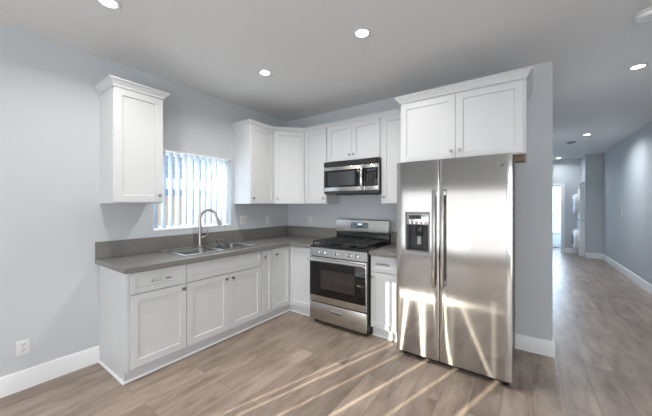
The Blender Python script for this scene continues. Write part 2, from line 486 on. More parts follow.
# ------------------------------------------------------------------ blinds
t = thing('vertical_blind', 'white vertical blind hanging in the kitchen window above the sink', 'blind', (-0.05, WY0, WZ0))
MB().box(-0.025, 0.046, 0.003, WY1 - WY0 - 0.003, 0.840, 0.8597, 0.003).build('headrail', 'trim', t)
n = 12
for k in range(n):
    y = 0.045 + (WY1 - WY0 - 0.09) * k / (n - 1)
    a = math.radians(89 - 0.3 * k + random.uniform(-4, 4))      # angle from the window plane
    b = MB()
    pts = []
    for s in (-1, -0.5, 0, 0.5, 1):
        bow = 0.006 * (1 - s * s)
        u = 0.0445 * s
        pts.append((u * math.sin(a) + bow * math.cos(a), u * math.cos(a) - bow * math.sin(a)))
    top = [b.bm.verts.new((p[0], y + p[1], 0.838)) for p in pts]
    bot = [b.bm.verts.new((p[0], y + p[1], 0.026)) for p in pts]
    for i in range(4): b.bm.faces.new((top[i], top[i + 1], bot[i + 1], bot[i]))
    o = b.build('vane', 'vane', t)
    sol = o.modifiers.new('thickness', 'SOLIDIFY'); sol.thickness = 0.0008
# vertical blinds of the living-room windows: nearly shut, slivers left between some vanes
t = thing('vertical_blind', 'part-closed white vertical blind on the left living-room window behind the camera', 'blind', (0, YW + 0.02, LZ0))
gaps = [(0.208, 0.221), (0.279, 0.301), (0.456, 0.477), (0.674, 0.697), (0.911, 0.930), (1.209, 1.237)]
edges = [LA - 0.03 + 0.005] + [v for g in gaps for v in g] + [LB + 0.02]
b = MB()
for i in range(0, len(edges), 2):
    x0, x1 = edges[i], edges[i + 1]
    m = max(1, round((x1 - x0) / 0.085))
    for j in range(m):
        b.box(x0 + (x1 - x0) * j / m, x0 + (x1 - x0) * (j + 1) / m, -0.001 + 0.003 * (j % 2), 0.001 + 0.003 * (j % 2), 0.597, 1.62)
b.build('vanes', 'vane2', t)
MB().box(0.005, LB + 0.02, 0.006, 0.04, 1.600, 1.68, 0.003).build('headrail', 'trim', t)
t = thing('vertical_blind', 'closed white vertical blind on the wide living-room window behind the camera', 'blind', (0, YW + 0.02, LZ0))
b = MB()
m = 15
for j in range(m):
    x0 = LC - 0.03 + (LD - LC + 0.06) * j / m; x1 = LC - 0.03 + (LD - LC + 0.06) * (j + 1) / m + 0.004
    b.box(x0, x1, -0.001 + 0.003 * (j % 2), 0.001 + 0.003 * (j % 2), -0.03, 1.62)
b.build('vanes', 'vane2', t)
MB().box(LC - 0.03, LD + 0.03, -0.012, 0.03, 1.60, 1.68, 0.003).build('headrail', 'trim', t)

t = thing('vertical_blind', 'added closed white vertical blind on the made-up patio door behind the camera', 'blind', (3.28, YW + 0.02, 0))  # blind added to shut the made-up door opening against the sun
b = MB()
for j in range(16):
    b.box(0.084 * j, 0.084 * j + 0.087, -0.001 + 0.003 * (j % 2), 0.001 + 0.003 * (j % 2), 0.02, 2.26)
b.build('vanes', 'vane2', t)
MB().box(0, 1.346, -0.012, 0.03, 2.261, 2.34, 0.003).build('headrail', 'trim', t)

# ------------------------------------------------------------------ cabinet parts
def knob(parent, p, d):
    """small round cabinet knob at p, pointing along d"""
    return MB().lathe([(0.0075, 0.0), (0.006, 0.004), (0.005, 0.012), (0.012, 0.017), (0.0145, 0.021), (0.0135, 0.026), (0.007, 0.029), (0, 0.0295)], p, d, 16).build('knob', 'nickel', parent)
def bar_pull(parent, x, y, z, length):
    b = MB()
    b.tube([(x - length / 2, y - 0.03, z), (x + length / 2, y - 0.03, z)], 0.006, 12)
    for s in (-1, 1): b.tube([(x + s * length * 0.36, y, z), (x + s * length * 0.36, y - 0.03, z)], 0.0045, 10)
    return b.build('handle', 'nickel', parent)
def door(parent, x, z, w, h, y, kn=None, name='door', mat=None, stile=0.057):
    g = 0.0015
    b = MB().shaker(w - 2 * g, h, x + g, y, z, stile=stile)
    if mat: b.xf(mat)
    d = b.build(name, 'cab', parent)
    if kn:
        p = Vector((kn[0], y - 0.02, kn[1])); dv = Vector((0, -1, 0))
        if mat: p = mat @ p; dv = mat.to_3x3() @ dv
        knob(d, p, dv)
    return d

GAP = 0.001
ROT = PI / 2      # units on the left wall face +x
TOPZ = 0.874

# ---- base units (local: x along the wall to the right, front towards -y)
def base_unit(label, w, loc, rz, x0=0.0, sink=False, deep=0.59):
    t = thing('base_cabinet', label, 'cabinet', loc, rz)
    if sink:
        b = MB()
        b.box(GAP, 0.018, -deep, -0.002, 0.10, TOPZ).box(w - 0.018, w - GAP, -deep, -0.002, 0.10, TOPZ)
        b.box(0.018, w - 0.018, -deep, -0.002, 0.10, 0.118).box(0.018, w - 0.018, -0.012, -0.002, 0.118, TOPZ)
        b.box(0.018, w - 0.018, -deep, -deep + 0.018, 0.118, TOPZ)
        b.build('body', 'cab', t)
    else:
        MB().box(x0 + GAP, w - GAP, -deep, -0.002, 0.10, TOPZ).build('body', 'cab', t)
    MB().box(x0 + GAP, w - GAP, -0.549, -0.530, 0.0, 0.099).build('toe_kick', 'cab', t)
    return t

t = base_unit('white shaker base cabinet at the open left end, drawer over one door', 0.467, (0, -2.437, 0), ROT, 0.018)
MB().box(0.0, 0.0175, -0.595, -0.002, 0.10, TOPZ).box(0.0, 0.0175, -0.548, -0.002, 0.0, 0.0999).build('side_panel', 'cab', t)
MB().sweep([(0.0, -0.004), (0.0, -0.549), (0.466, -0.549)][::-1], [(0, 0.0), (-0.012, 0.0), (-0.011, 0.006), (-0.006, 0.013), (0, 0.015)]).build('shoe_molding', 'trim', t)
door(t, 0.019, 0.115, 0.447, 0.572, -0.59, (0.430, 0.648))
d = door(t, 0.019, 0.697, 0.447, 0.165, -0.59, None, 'drawer_front', stile=0.042)
bar_pull(d, 0.24, -0.61, 0.779, 0.155)

t = base_unit('wide white sink base cabinet, false drawer front over two doors', 0.893, (0, -1.970, 0), ROT, sink=True)
door(t, 0.003, 0.115, 0.440, 0.572, -0.59, (0.405, 0.640))
door(t, 0.443, 0.115, 0.440, 0.572, -0.59, (0.480, 0.640))
door(t, 0.003, 0.697, 0.880, 0.165, -0.59, None, 'false_front', stile=0.042)
t = base_unit('narrow white pull-out base cabinet with one tall slim door right of the sink cabinet', 0.157, (0, -1.077, 0), ROT)
door(t, 0.002, 0.115, 0.150, 0.747, -0.59, (0.030, 0.786), stile=0.045)

t = thing('corner_base_cabinet', 'white corner base cabinet with two door leaves meeting in the inside corner', 'cabinet', (0, 0, 0))
cz = [(0.002, -0.919), (0.59, -0.919), (0.59, -0.59), (0.988, -0.59), (0.988, -0.002), (0.002, -0.002)]
MB().prism(cz, 0.10, TOPZ).build('body', 'cab', t)
MB().prism([(0.530, -0.919), (0.549, -0.919), (0.549, -0.549), (0.988, -0.549), (0.988, -0.530), (0.530, -0.530)], 0, 0.099).build('toe_kick', 'cab', t)
mL = Matrix.Translation((0.59, -0.919, 0)) @ Matrix.Rotation(PI / 2, 4, 'Z')
door(t, 0.0, 0.115, 0.307, 0.747, 0.0, (0.062, 0.792), 'door', mL)
door(t, 0.614, 0.115, 0.372, 0.747, -0.59, None, 'door')

t = base_unit('narrow white base cabinet between range and refrigerator, drawer over door', 0.310, (1.755, 0, 0), 0)
door(t, 0.006, 0.115, 0.298, 0.572, -0.59, (0.032, 0.640), stile=0.05)
d = door(t, 0.006, 0.697, 0.298, 0.165, -0.59, None, 'drawer_front', stile=0.042)
bar_pull(d, 0.155, -0.61, 0.784, 0.145)
MB().sweep([(0.308, -0.549), (0.002, -0.549)], [(0, 0.0), (-0.012, 0.0), (-0.011, 0.006), (-0.006, 0.013), (0, 0.015)]).build('shoe_molding', 'trim', t)

# toe trim along the sink run, one length
o = MB().sweep([(0.988, -0.549), (0.549, -0.549), (0.549, -1.969)], [(0, 0.0), (-0.012, 0.0), (-0.011, 0.006), (-0.006, 0.013), (0, 0.015)]).build('shoe_molding', 'trim')
tag(o, 'white quarter-round shoe molding along the toe kick under sink and corner cabinets', 'molding')

# ---- worktops (thin slab with a cut-out for the sink, upstand as a part)
SX0, SX1, SY0, SY1 = 0.030, 0.510, -1.935, -1.100
ZT0, ZT1 = 0.875, 0.914
t = thing('worktop', 'long L-shaped grey quartz worktop holding the sink', 'worktop', (0, 0, 0))
L0 = -2.468
hx0, hx1, hy0, hy1 = SX0 + 0.015, SX1 - 0.015, SY0 + 0.015, SY1 - 0.015
b = MB()
bm = b.bm
xs = [0.001, hx0, hx1, 0.65, 0.987]; ys = [L0, hy0, hy1, -0.65, -0.001]
def quad(x0, x1, y0, y1, z, flip):
    vs = [bm.verts.new(c) for c in ((x0, y0, z), (x1, y0, z), (x1, y1, z), (x0, y1, z))]
    bm.faces.new(vs[::-1] if flip else vs)
cells = [(i, j) for i in range(4) for j in range(4) if not (i == 1 and j == 1) and not (i == 3 and j < 3)]
for i, j in cells:
    quad(xs[i], xs[i + 1], ys[j], ys[j + 1], ZT1, False); quad(xs[i], xs[i + 1], ys[j], ys[j + 1], ZT0, True)
    for di, dj, e in ((-1, 0, 'l'), (1, 0, 'r'), (0, -1, 'b'), (0, 1, 't')):
        if (i + di, j + dj) in cells: continue
        p, q = {'l': ((xs[i], ys[j + 1]), (xs[i], ys[j])), 'r': ((xs[i + 1], ys[j]), (xs[i + 1], ys[j + 1])),
                'b': ((xs[i], ys[j]), (xs[i + 1], ys[j])), 't': ((xs[i + 1], ys[j + 1]), (xs[i], ys[j + 1]))}[e]
        bm.faces.new([bm.verts.new(c) for c in ((*p, ZT0), (*q, ZT0), (*q, ZT1), (*p, ZT1))])
bmesh.ops.remove_doubles(bm, verts=bm.verts, dist=0.0001)
b.build('slab', 'counter', t)
MB().prism([(0.001, L0), (0.021, L0), (0.021, -0.021), (0.987, -0.021), (0.987, -0.001), (0.001, -0.001)], ZT1 + 0.0005, 1.066).build('backsplash', 'counter', t)
t = thing('worktop', 'short grey quartz worktop between range and refrigerator', 'worktop', (1.756, 0, 0))
MB().box(0, 0.310, -0.65, -0.001, ZT0, ZT1, 0.002).build('slab', 'counter', t)
MB().box(0, 0.310, -0.021, -0.001, ZT1 + 0.0005, 1.066, 0.001).build('backsplash', 'counter', t)

# ---- wall units
UB, UT = 1.408, 2.400
def wall_unit(label, w, loc, rz, z0=UB, z1=UT, depth=0.315, name='wall_cabinet'):
    t = thing(name, label, 'cabinet', (loc[0], loc[1], z0), rz)
    MB().box(GAP, w - GAP, -depth, -0.002, 0, z1 - z0).build('body', 'cab', t)
    return t
CROWN = [(0.0, -0.004), (0.006, -0.004), (0.008, 0.012), (0.014, 0.016), (0.020, 0.030), (0.032, 0.042), (0.036, 0.046), (0.042, 0.047), (0.042, 0.058), (0.0, 0.058)]
CROWN2 = [(0.0, -0.006), (0.005, -0.006), (0.010, 0.008), (0.022, 0.020), (0.032, 0.028), (0.036, 0.030), (0.036, 0.042), (0.0, 0.042)]

h = UT - UB
t = wall_unit('white single-door wall cabinet hung alone left of the window', 0.391, (0, -2.435), ROT, UB, 2.385)
h = 2.385 - UB
door(t, 0.003, 0.012, 0.385, h - 0.020, -0.315, (0.350, 0.075))
MB().sweep([(0.391, -0.002), (0.391, -0.336), (0.0, -0.336), (0.0, -0.002)], [(-o_, z + h - 0.002) for o_, z in CROWN]).xf(Matrix.Identity(4)).build('crown_molding', 'cab', t)

h = UT - UB
t = wall_unit('white single-door wall cabinet just right of the window', 0.416, (0, -1.026), ROT)
door(t, 0.003, 0.004, 0.410, h - 0.012, -0.315, (0.045, 0.072))
t = thing('corner_wall_cabinet', 'white wall cabinet set diagonally across the room corner', 'cabinet', (0, 0, UB))
MB().prism([(0.002, -0.002), (0.002, -0.609), (0.31, -0.609), (0.609, -0.31), (0.609, -0.002)], 0, h).build('body', 'cab', t)
mD = Matrix.Translation((0.31, -0.609, 0)) @ Matrix.Rotation(PI / 4, 4, 'Z')
door(t, 0.008, 0.004, 0.407, h - 0.012, -0.0005, (0.050, 0.072), 'door', mD)
t = wall_unit('narrow white wall cabinet between the corner cabinet and the microwave', 0.379, (0.611, 0), 0)
door(t, 0.022, 0.004, 0.354, h - 0.012, -0.315, (0.340, 0.072))
t = wall_unit('short two-door white wall cabinet above the microwave', 0.760, (0.991, 0), 0, 1.938, UT)
door(t, 0.016, 0.006, 0.364, UT - 1.938 - 0.014, -0.315, (0.352, 0.070))
door(t, 0.380, 0.006, 0.364, UT - 1.938 - 0.014, -0.315, (0.408, 0.070))
t = wall_unit('narrow white wall cabinet between the microwave and the refrigerator', 0.315, (1.752, 0), 0)
door(t, 0.006, 0.004, 0.305, h - 0.012, -0.315, (0.045, 0.072))
o = MB().sweep([(2.066, -0.336), (0.618, -0.336), (0.331, -0.622), (0.331, -1.026), (0.002, -1.026)], [(-o_, z + UT - 0.002) for o_, z in CROWN2]).build('crown_molding', 'cab')
# (sweep runs right to left so the moulding projects into the room)
tag(o, 'slim white crown molding running over the corner run of wall cabinets', 'molding')

FB, FT = 1.800, 2.392
t = wall_unit('deep two-door white wall cabinet above the refrigerator', 1.020, (2.086, 0), 0, FB, FT, 0.60)
hh = FT - FB
door(t, 0.004, 0.010, 0.504, hh - 0.022, -0.60, (0.474, 0.075))
door(t, 0.508, 0.010, 0.492, hh - 0.022, -0.60, (0.542, 0.075))
MB().sweep([(1.020, -0.002), (1.020, -0.621), (0.0, -0.621), (0.0, -0.34)], [(-o_, z + hh - 0.002) for o_, z in CROWN]).build('crown_molding', 'cab', t)
MB().box(0.940, 1.005, -0.59, -0.50, -0.055, -0.0005).build('cleat', 'rawwood', t, 'bare brown wood strip under the cabinet')

# ------------------------------------------------------------------ refrigerator
FW = 0.910
t = thing('refrigerator', 'stainless side-by-side refrigerator with ice and water dispenser', 'refrigerator', (2.110, 0, 0))
FD0, FD1 = -0.700, -0.7765     # door back and front
MB().box(0.004, FW - 0.004, FD0 + 0.012, -0.04, 0.035, 1.765, 0.004).build('body', 'fridgeside', t)
SEAM = 0.384
def bowed_door(x0, x1, z0, z1, hole=None):
    """door slab whose front bows out slightly across its width, optional dispenser cut-out"""
    b = MB(); bm = b.bm
    xs_ = sorted(set([x0 + (x1 - x0) * k / 32 for k in range(33)] + ([hole[0], hole[1]] if hole else [])))
    zs_ = sorted(set([z0, z1] + ([hole[2], hole[3]] if hole else [])))
    def fy(x):
        s = (x - (x0 + x1) / 2) / ((x1 - x0) / 2)
        return FD1 + 0.005 * s ** 16
    V = {}
    for i, x in enumerate(xs_):
        for j, z in enumerate(zs_): V[i, j] = bm.verts.new((x, fy(x), z))
    nx, nz = len(xs_), len(zs_)
    for i in range(nx - 1):
        for j in range(nz - 1):
            if hole and hole[0] - 1e-6 <= xs_[i] and xs_[i + 1] <= hole[1] + 1e-6 and hole[2] - 1e-6 <= zs_[j] and zs_[j + 1] <= hole[3] + 1e-6: continue
            bm.faces.new((V[i, j], V[i + 1, j], V[i + 1, j + 1], V[i, j + 1]))
    B = {(i, j): bm.verts.new((xs_[i], FD0, zs_[j])) for i in (0, nx - 1) for j in range(nz)}
    for j in range(nz - 1):
        bm.faces.new((V[0, j], V[0, j + 1], B[0, j + 1], B[0, j])); bm.faces.new((V[nx - 1, j], B[nx - 1, j], B[nx - 1, j + 1], V[nx - 1, j + 1]))
        bm.faces.new((B[0, j], B[0, j + 1], B[nx - 1, j + 1], B[nx - 1, j]))
    for j in (0, nz - 1):
        vs = [V[i, j] for i in range(nx)] + [B[nx - 1, j], B[0, j]]
        bm.faces.new(vs)
    return b
HX0, HX1, HZ0, HZ1 = 0.085, 0.305, 0.968, 1.332
fd = bowed_door(0.002, SEAM - 0.003, 0.050, 1.787, (HX0, HX1, HZ0, HZ1)).build('freezer_door', 'steel', t)
rd = bowed_door(SEAM + 0.003, FW - 0.002, 0.050, 1.787).build('refrigerator_door', 'steel', t)
MB().box(SEAM - 0.003, SEAM + 0.003, FD0 - 0.03, FD0 - 0.002, 0.07, 1.78).build('gasket', 'dark', t, 'dark seal between the doors')
# dispenser: framed recess
b = MB(); y0 = FD1 + 0.006
b.box(HX0, HX0 + 0.012, y0 - 0.008, FD0 + 0.002, HZ0, HZ1).box(HX1 - 0.012, HX1, y0 - 0.008, FD0 + 0.002, HZ0, HZ1)
b.box(HX0 + 0.012, HX1 - 0.012, y0 - 0.008, FD0 + 0.002, HZ0, HZ0 + 0.014).box(HX0 + 0.012, HX1 - 0.012, y0 - 0.008, FD0 + 0.002, HZ1 - 0.012, HZ1)
dp = b.build('dispenser', 'dimgrey', fd, 'grey framed ice and water dispenser')
MB().box(HX0 + 0.0125, HX1 - 0.0125, FD0 - 0.006, FD0 + 0.001, HZ0 + 0.0145, HZ1 - 0.0125).build('dispenser_recess', 'dark', fd)
MB().box(HX0 + 0.0125, HX1 - 0.0125, y0 - 0.006, FD0 - 0.0065, 1.215, HZ1 - 0.0125, 0.004).build('dispenser_panel', 'steel2', fd)
b = MB()
b.box(HX0 + 0.035, HX1 - 0.075, y0 - 0.0075, y0 - 0.0062, 1.268, 1.302)
b.build('dispenser_screen', 'dark', fd)
b = MB()
for i in range(4):
    for j in range(2):
        MB().lathe([(0.008, 0.0002), (0.008, 0.002), (0, 0.0025)], (HX0 + 0.045 + 0.040 * i, y0 - 0.006, 1.232 + 0.020 * j), (0, -1, 0), 10).build('button', 'chrome', fd)
b = MB().box(0.170, 0.225, FD0 - 0.045, FD0 - 0.0065, 1.120, 1.214, 0.006).build('ice_chute', 'black', fd)
b = MB().box(0.180, 0.216, FD0 - 0.030, FD0 - 0.0065, 1.035, 1.110, 0.005).build('paddle', 'greybtn', fd)
MB().box(HX0 + 0.0125, HX1 - 0.0125, y0 - 0.004, FD0 - 0.0065, HZ0 + 0.0145, HZ0 + 0.026).build('drip_tray', 'dark', fd)
# handles: long flat bars on two stand-offs
for par, hx in ((fd, SEAM - 0.034), (rd, SEAM + 0.034)):
    b = MB()
    zt, zb_ = 1.530, 0.690
    b.box(hx - 0.0145, hx + 0.0145, FD1 - 0.062, FD1 - 0.038, zb_, zt, 0.007, 3)
    for z_ in (zb_ + 0.03, zt - 0.03): b.box(hx - 0.011, hx + 0.011, FD1 - 0.040, FD1 + 0.012, z_ - 0.022, z_ + 0.022, 0.004)
    b.build('handle', 'barsteel', par)
# round monogram badge: a ring with a looping script
b = MB(); cx_, cz_ = 0.838, 1.700; yb = FD1 - 0.0012
b.tube([(cx_ + 0.020 * math.cos(2 * PI * k / 28), yb, cz_ + 0.020 * math.sin(2 * PI * k / 28)) for k in range(29)], 0.0022, 6)
def curve(ps):
    b.tube([(cx_ + x * 0.001, yb, cz_ + z * 0.001) for x, z in ps], 0.0013, 6)
curve([(-2, 9), (-6, 11), (-10, 7), (-10, 0), (-6, -4), (-2, 0), (-2, 5), (-6, 4)]); curve([(-2, 2), (-3, -6), (-8, -11), (-12, -8)])
curve([(10, 8), (6, 11), (3, 8), (5, 3), (8, 2), (4, 0), (2, -5), (5, -10), (9, -8), (12, -3)])
bd = b.build('badge', 'chrome', rd, 'small round chrome monogram badge')
MB().lathe([(0.019, 0.0), (0.019, 0.0006)], (cx_, FD1 - 0.0002, cz_), (0, -1, 0), 24).build('badge_disc', 'darkbtn', rd)
MB().box(0.02, FW - 0.02, FD0 - 0.040, FD0 + 0.011, 0.018, 0.047, 0.003).build('base_grille', 'black', t)
for hx in (0.05, FW - 0.05):
    MB().lathe([(0.022, 0), (0.022, 0.0175)], (hx, FD0 - 0.015, 0.0005), (0, 0, 1), 14).build('foot', 'black', t)
    MB().lathe([(0.022, 0), (0.022, 0.034)], (hx, -0.12, 0.0005), (0, 0, 1), 14).build('foot', 'black', t)

# ------------------------------------------------------------------ gas range
RW = 0.758
t = thing('gas_range', 'stainless gas range with black grates between the base cabinets', 'range', (0.993, 0, 0))
RF = -0.655   # body front
MB().box(0.002, RW - 0.002, RF, -0.02, 0.045, 0.895, 0.003).build('body', 'black', t)
for fx in (0.05, RW - 0.05):
    for fy in (RF + 0.05, -0.08):
        MB().lathe([(0.02, 0.0005), (0.02, 0.0448)], (fx, fy, 0), (0, 0, 1), 14).build('foot', 'black', t)
MB().box(0.004, RW - 0.004, RF - 0.030, RF - 0.0005, 0.052, 0.258, 0.006).build('drawer', 'steel2', t)
dr = t.children[-1]
MB().box(RW / 2 - 0.07, RW / 2 + 0.07, RF - 0.0335, RF - 0.0305, 0.168, 0.203, 0.001).build('drawer_pull', 'chrome', dr)
MB().box(RW / 2 - 0.066, RW / 2 + 0.066, RF - 0.0345, RF - 0.0336, 0.172, 0.182).build('pull_recess', 'dark', dr)
od = MB().box(0.004, RW - 0.004, RF - 0.032, RF - 0.0005, 0.268, 0.790, 0.005).build('oven_door', 'steel2', t)
MB().box(0.010, RW - 0.010, RF - 0.0345, RF - 0.0325, 0.340, 0.735, 0.001).build('door_glass', 'glassblack', od)
MB().box(0.165, RW - 0.135, RF - 0.0355, RF - 0.0347, 0.430, 0.645, 0.0).build('door_window', 'ovenwin', od)
b = MB()
for k in range(5): b.tube([(0.175, RF - 0.0365, 0.455 + 0.04 * k), (RW - 0.145, RF - 0.0365, 0.455 + 0.04 * k)], 0.001, 6)
b.build('rack', 'ovenwin', od)
b = MB(); hz = 0.762
b.tube([(0.012, RF - 0.075, hz), (RW - 0.012, RF - 0.075, hz)], 0.0155, 16)
for fx in (0.045, RW - 0.045): b.tube([(fx, RF - 0.032, hz), (fx, RF - 0.066, hz)], 0.011, 12)
b.build('handle', 'chrome', od)
# slanted control panel and knobs
b = MB().extrude_x([(RF - 0.0005, 0.800), (RF - 0.030, 0.800), (RF - 0.012, 0.893), (RF - 0.0005, 0.893)], 0.002, RW - 0.002)
cp = b.build('control_panel', 'steel2', t)
nrm = Vector((0, -0.093, -0.018)).normalized()
nrm = Vector((0, -0.982, 0.19))
for kx in (0.114, 0.198, 0.367, 0.540, 0.626):
    kn_ = MB().lathe([(0.026, 0.0), (0.026, 0.004), (0.021, 0.006), (0.019, 0.030), (0.016, 0.034), (0, 0.035)], (kx, RF - 0.0215, 0.848), nrm, 20)
    kn_.build('control_knob', 'chrome', cp)
# cooktop, burners, continuous grates
MB().box(0.0, RW, RF - 0.012, -0.100, 0.8955, 0.918, 0.004).build('cooktop', 'black', t)
burn = [(0.16, -0.50), (0.16, -0.24), (0.379, -0.37), (0.598, -0.50), (0.598, -0.24)]
for bx_, by_ in burn:
    q = MB().lathe([(0.050, 0), (0.050, 0.006), (0.040, 0.010), (0.040, 0.016), (0.034, 0.020), (0, 0.021)], (bx_, by_, 0.9185), (0, 0, 1), 20).build('burner', 'iron', t)
for g0, g1 in ((0.020, 0.252), (0.256, 0.502), (0.506, RW - 0.020)):
    b = MB(); zg0, zg1 = 0.950, 0.968; r_ = 0.0075
    ya, yb_ = RF + 0.018, -0.118
    for yy in (ya, yb_): b.box(g0, g1, yy - r_, yy + r_, zg0, zg1, 0.002)
    for xx in (g0 + r_, g1 - r_): b.box(xx - r_, xx + r_, ya + r_, yb_ - r_, zg0, zg1, 0.002)
    cxm = (g0 + g1) / 2
    b.box(cxm - r_, cxm + r_, ya + r_, yb_ - r_, zg0 + 0.001, zg1 + 0.001, 0.002)
    for yy in (-0.54, -0.455, -0.37, -0.285, -0.20): b.box(g0 + 2 * r_, g1 - 2 * r_, yy - r_ * 0.8, yy + r_ * 0.8, zg0 + 0.001, zg1, 0.0015)
    for xx in (g0 + r_, g1 - r_):
        for yy in (ya, yb_): b.box(xx - r_, xx + r_, yy - r_, yy + r_, 0.9185, zg0, 0.001)
    b.build('grate', 'iron', t)
# backguard
MB().box(0.0, RW, -0.099, -0.022, 0.8955, 1.040, 0.003).build('backguard_base', 'black', t)
b = MB().extrude_x([(-0.024, 1.041), (-0.112, 1.041), (-0.116, 1.055), (-0.092, 1.197), (-0.084, 1.205), (-0.024, 1.205)], -0.002, RW - 0.004)
bgd = b.build('backguard', 'steel2', t)
sl = (0.116 - 0.092) / (1.197 - 1.055)
def onbg(z): return -0.116 + sl * (z - 1.055)
def bgquad(x0, x1, z0, z1, out, name, mat):
    b = MB().extrude_x([(onbg(z0) - 0.0003, z0), (onbg(z0) - out, z0), (onbg(z1) - out, z1), (onbg(z1) - 0.0003, z1)], x0, x1)
    return b.build(name, mat, bgd)
bgquad(0.235, 0.480, 1.095, 1.165, 0.002, 'display', 'bluegrey')
bgquad(0.330, 0.395, 1.133, 1.155, 0.003, 'clock_digits', 'screen')
b = MB()
for i, xx in enumerate((0.250, 0.275, 0.300, 0.415, 0.440, 0.462)):
    for zz in (1.108, 1.126, 1.146):
        MB().extrude_x([(onbg(zz) - 0.0021, zz), (onbg(zz) - 0.003, zz), (onbg(zz + 0.008) - 0.003, zz + 0.008), (onbg(zz + 0.008) - 0.0021, zz + 0.008)], xx, xx + 0.013).build('button', 'greybtn', bgd)

# ------------------------------------------------------------------ microwave
t = thing('microwave', 'stainless over-the-range microwave with black door window', 'microwave', (0.994, 0, 1.532))
MW, MH, MF = 0.756, 0.402, -0.365
MB().box(0, MW, MF, -0.003, 0.0, MH, 0.003).build('body', 'dark', t)
b = MB().box(0.002, MW - 0.002, MF - 0.030, MF - 0.0005, 0.335, MH - 0.002, 0.003)
vg = b.build('vent_grille', 'black', t)
b = MB()
for k in range(5): b.box(0.03, MW - 0.03, MF - 0.0325, MF - 0.0303, 0.345 + 0.010 * k, 0.349 + 0.010 * k)
b.build('louver', 'dark', vg)
md = MB().box(0.002, 0.588, MF - 0.034, MF - 0.0005, 0.030, 0.333, 0.004).build('door', 'steel2', t)
MB().box(0.010, 0.5875, MF - 0.0365, MF - 0.0345, 0.078, 0.290, 0.001).build('door_glass', 'glassblack', md)
MB().box(0.070, 0.455, MF - 0.0375, MF - 0.0367, 0.100, 0.268).build('door_window', 'mwwin', md)
hx = 0.562
b = MB(); pts = []
for k in range(11):
    s = -1 + 2 * k / 10
    pts.append((hx, MF - 0.036 - 0.042 * (1 - s * s) ** 0.6 - 0.002, 0.182 + 0.145 * s))
b.tube(pts, 0.0145, 12)
b.build('handle', 'chrome', md)
kp = MB().box(0.590, MW - 0.002, MF - 0.034, MF - 0.0005, 0.030, 0.333, 0.004).build('control_panel', 'steel2', t)
MB().box(0.5905, MW - 0.003, MF - 0.0365, MF - 0.0345, 0.078, 0.290, 0.001).build('keypad', 'glassblack', kp)
MB().box(0.615, MW - 0.030, MF - 0.0375, MF - 0.0367, 0.252, 0.274).build('clock_display', 'bluegrey', kp)
b = MB()
for i in range(4):
    for j in range(6):
        MB().box(0.612 + 0.032 * i, 0.630 + 0.032 * i, MF - 0.0373, MF - 0.0367, 0.095 + 0.025 * j, 0.104 + 0.025 * j).build('button', 'darkbtn', kp)
b = MB().box(0.002, MW - 0.002, MF - 0.028, MF - 0.0005, 0.0, 0.028, 0.004).build('bottom_rail', 'dark', t)
MB().box(0.14, 0.62, -0.33, -0.06, -0.012, -0.0005, 0.003).build('grease_filter', 'dark', t)

# ------------------------------------------------------------------ sink, tap, soap pump
t = thing('sink', 'double-bowl stainless drop-in sink set in the grey worktop', 'sink', (SX0, SY0, ZT1))
SW, SL = SX1 - SX0, SY1 - SY0
b = MB(); bm = b.bm
def rr(x0, x1, y0, y1, r, z, seg=5):
    out = []
    for cx2, cy2, a0 in ((x1 - r, y1 - r, 0), (x0 + r, y1 - r, 90), (x0 + r, y0 + r, 180), (x1 - r, y0 + r, 270)):
        for k in range(seg + 1):
            a = math.radians(a0 + 90 * k / seg)
            out.append(bm.verts.new((cx2 + r * math.cos(a), cy2 + r * math.sin(a), z)))
    return out
def bridge(a, b_):
    n_ = len(a)
    for k in range(n_): bm.faces.new((a[k], a[(k + 1) % n_], b_[(k + 1) % n_], b_[k]))
# rim plate with two bowl openings: built as a deck grid, bowls bridged in
bx0, bx1 = 0.090, SW - 0.030
bowls = [(0.030, SL / 2 - 0.015), (SL / 2 + 0.015, SL - 0.030)]
for (q0, q1) in bowls:
    lo = q0 - 0.030 if q0 < 0.1 else q0 - 0.015
    hi = q1 + 0.015 if q0 < 0.1 else q1 + 0.030
    o_ = rr(0.0005, SW - 0.0005, lo, hi, 0.0005, 0.006)
    i_ = rr(bx0, bx1, q0, q1, 0.045, 0.006)
    bridge(o_, i_)
    i2 = rr(bx0 + 0.004, bx1 - 0.004, q0 + 0.004, q1 - 0.004, 0.042, 0.0)
    i3 = rr(bx0 + 0.012, bx1 - 0.012, q0 + 0.012, q1 - 0.012, 0.040, -0.160)
    i4 = rr(bx0 + 0.040, bx1 - 0.040, q0 + 0.040, q1 - 0.040, 0.030, -0.178)
    bridge(i_, i2); bridge(i2, i3); bridge(i3, i4)
    bm.faces.new(i4)
oo = rr(0.0, SW, 0.0, SL, 0.012, 0.0006); o2 = rr(0.0005, SW - 0.0005, 0.0005, SL - 0.0005, 0.012, 0.006)
bridge(oo, o2)
b.build('basin', 'sinksteel', t)
b = MB()
b.box(-0.004, 0.012, -0.004, SL + 0.004, 0.0065, 0.0105, 0.0015).box(SW - 0.012, SW + 0.004, -0.004, SL + 0.004, 0.0065, 0.0105, 0.0015)
b.box(0.012, SW - 0.012, -0.004, 0.012, 0.0065, 0.0105, 0.0015).box(0.012, SW - 0.012, SL - 0.012, SL + 0.004, 0.0065, 0.0105, 0.0015)
b.box(bx0 + 0.035, SW - 0.012, SL / 2 - 0.010, SL / 2 + 0.010, 0.0065, 0.0095, 0.0015)
b.build('rim', 'rimsteel', t, 'sink rim, window glint put into its pale steel colour')
for (q0, q1) in bowls:
    MB().lathe([(0.042, -0.1775), (0.042, -0.175), (0.030, -0.174), (0.028, -0.1765), (0, -0.1765)], ((bx0 + bx1) / 2, (q0 + q1) / 2, 0), (0, 0, 1), 20).build('drain', 'chrome', t)

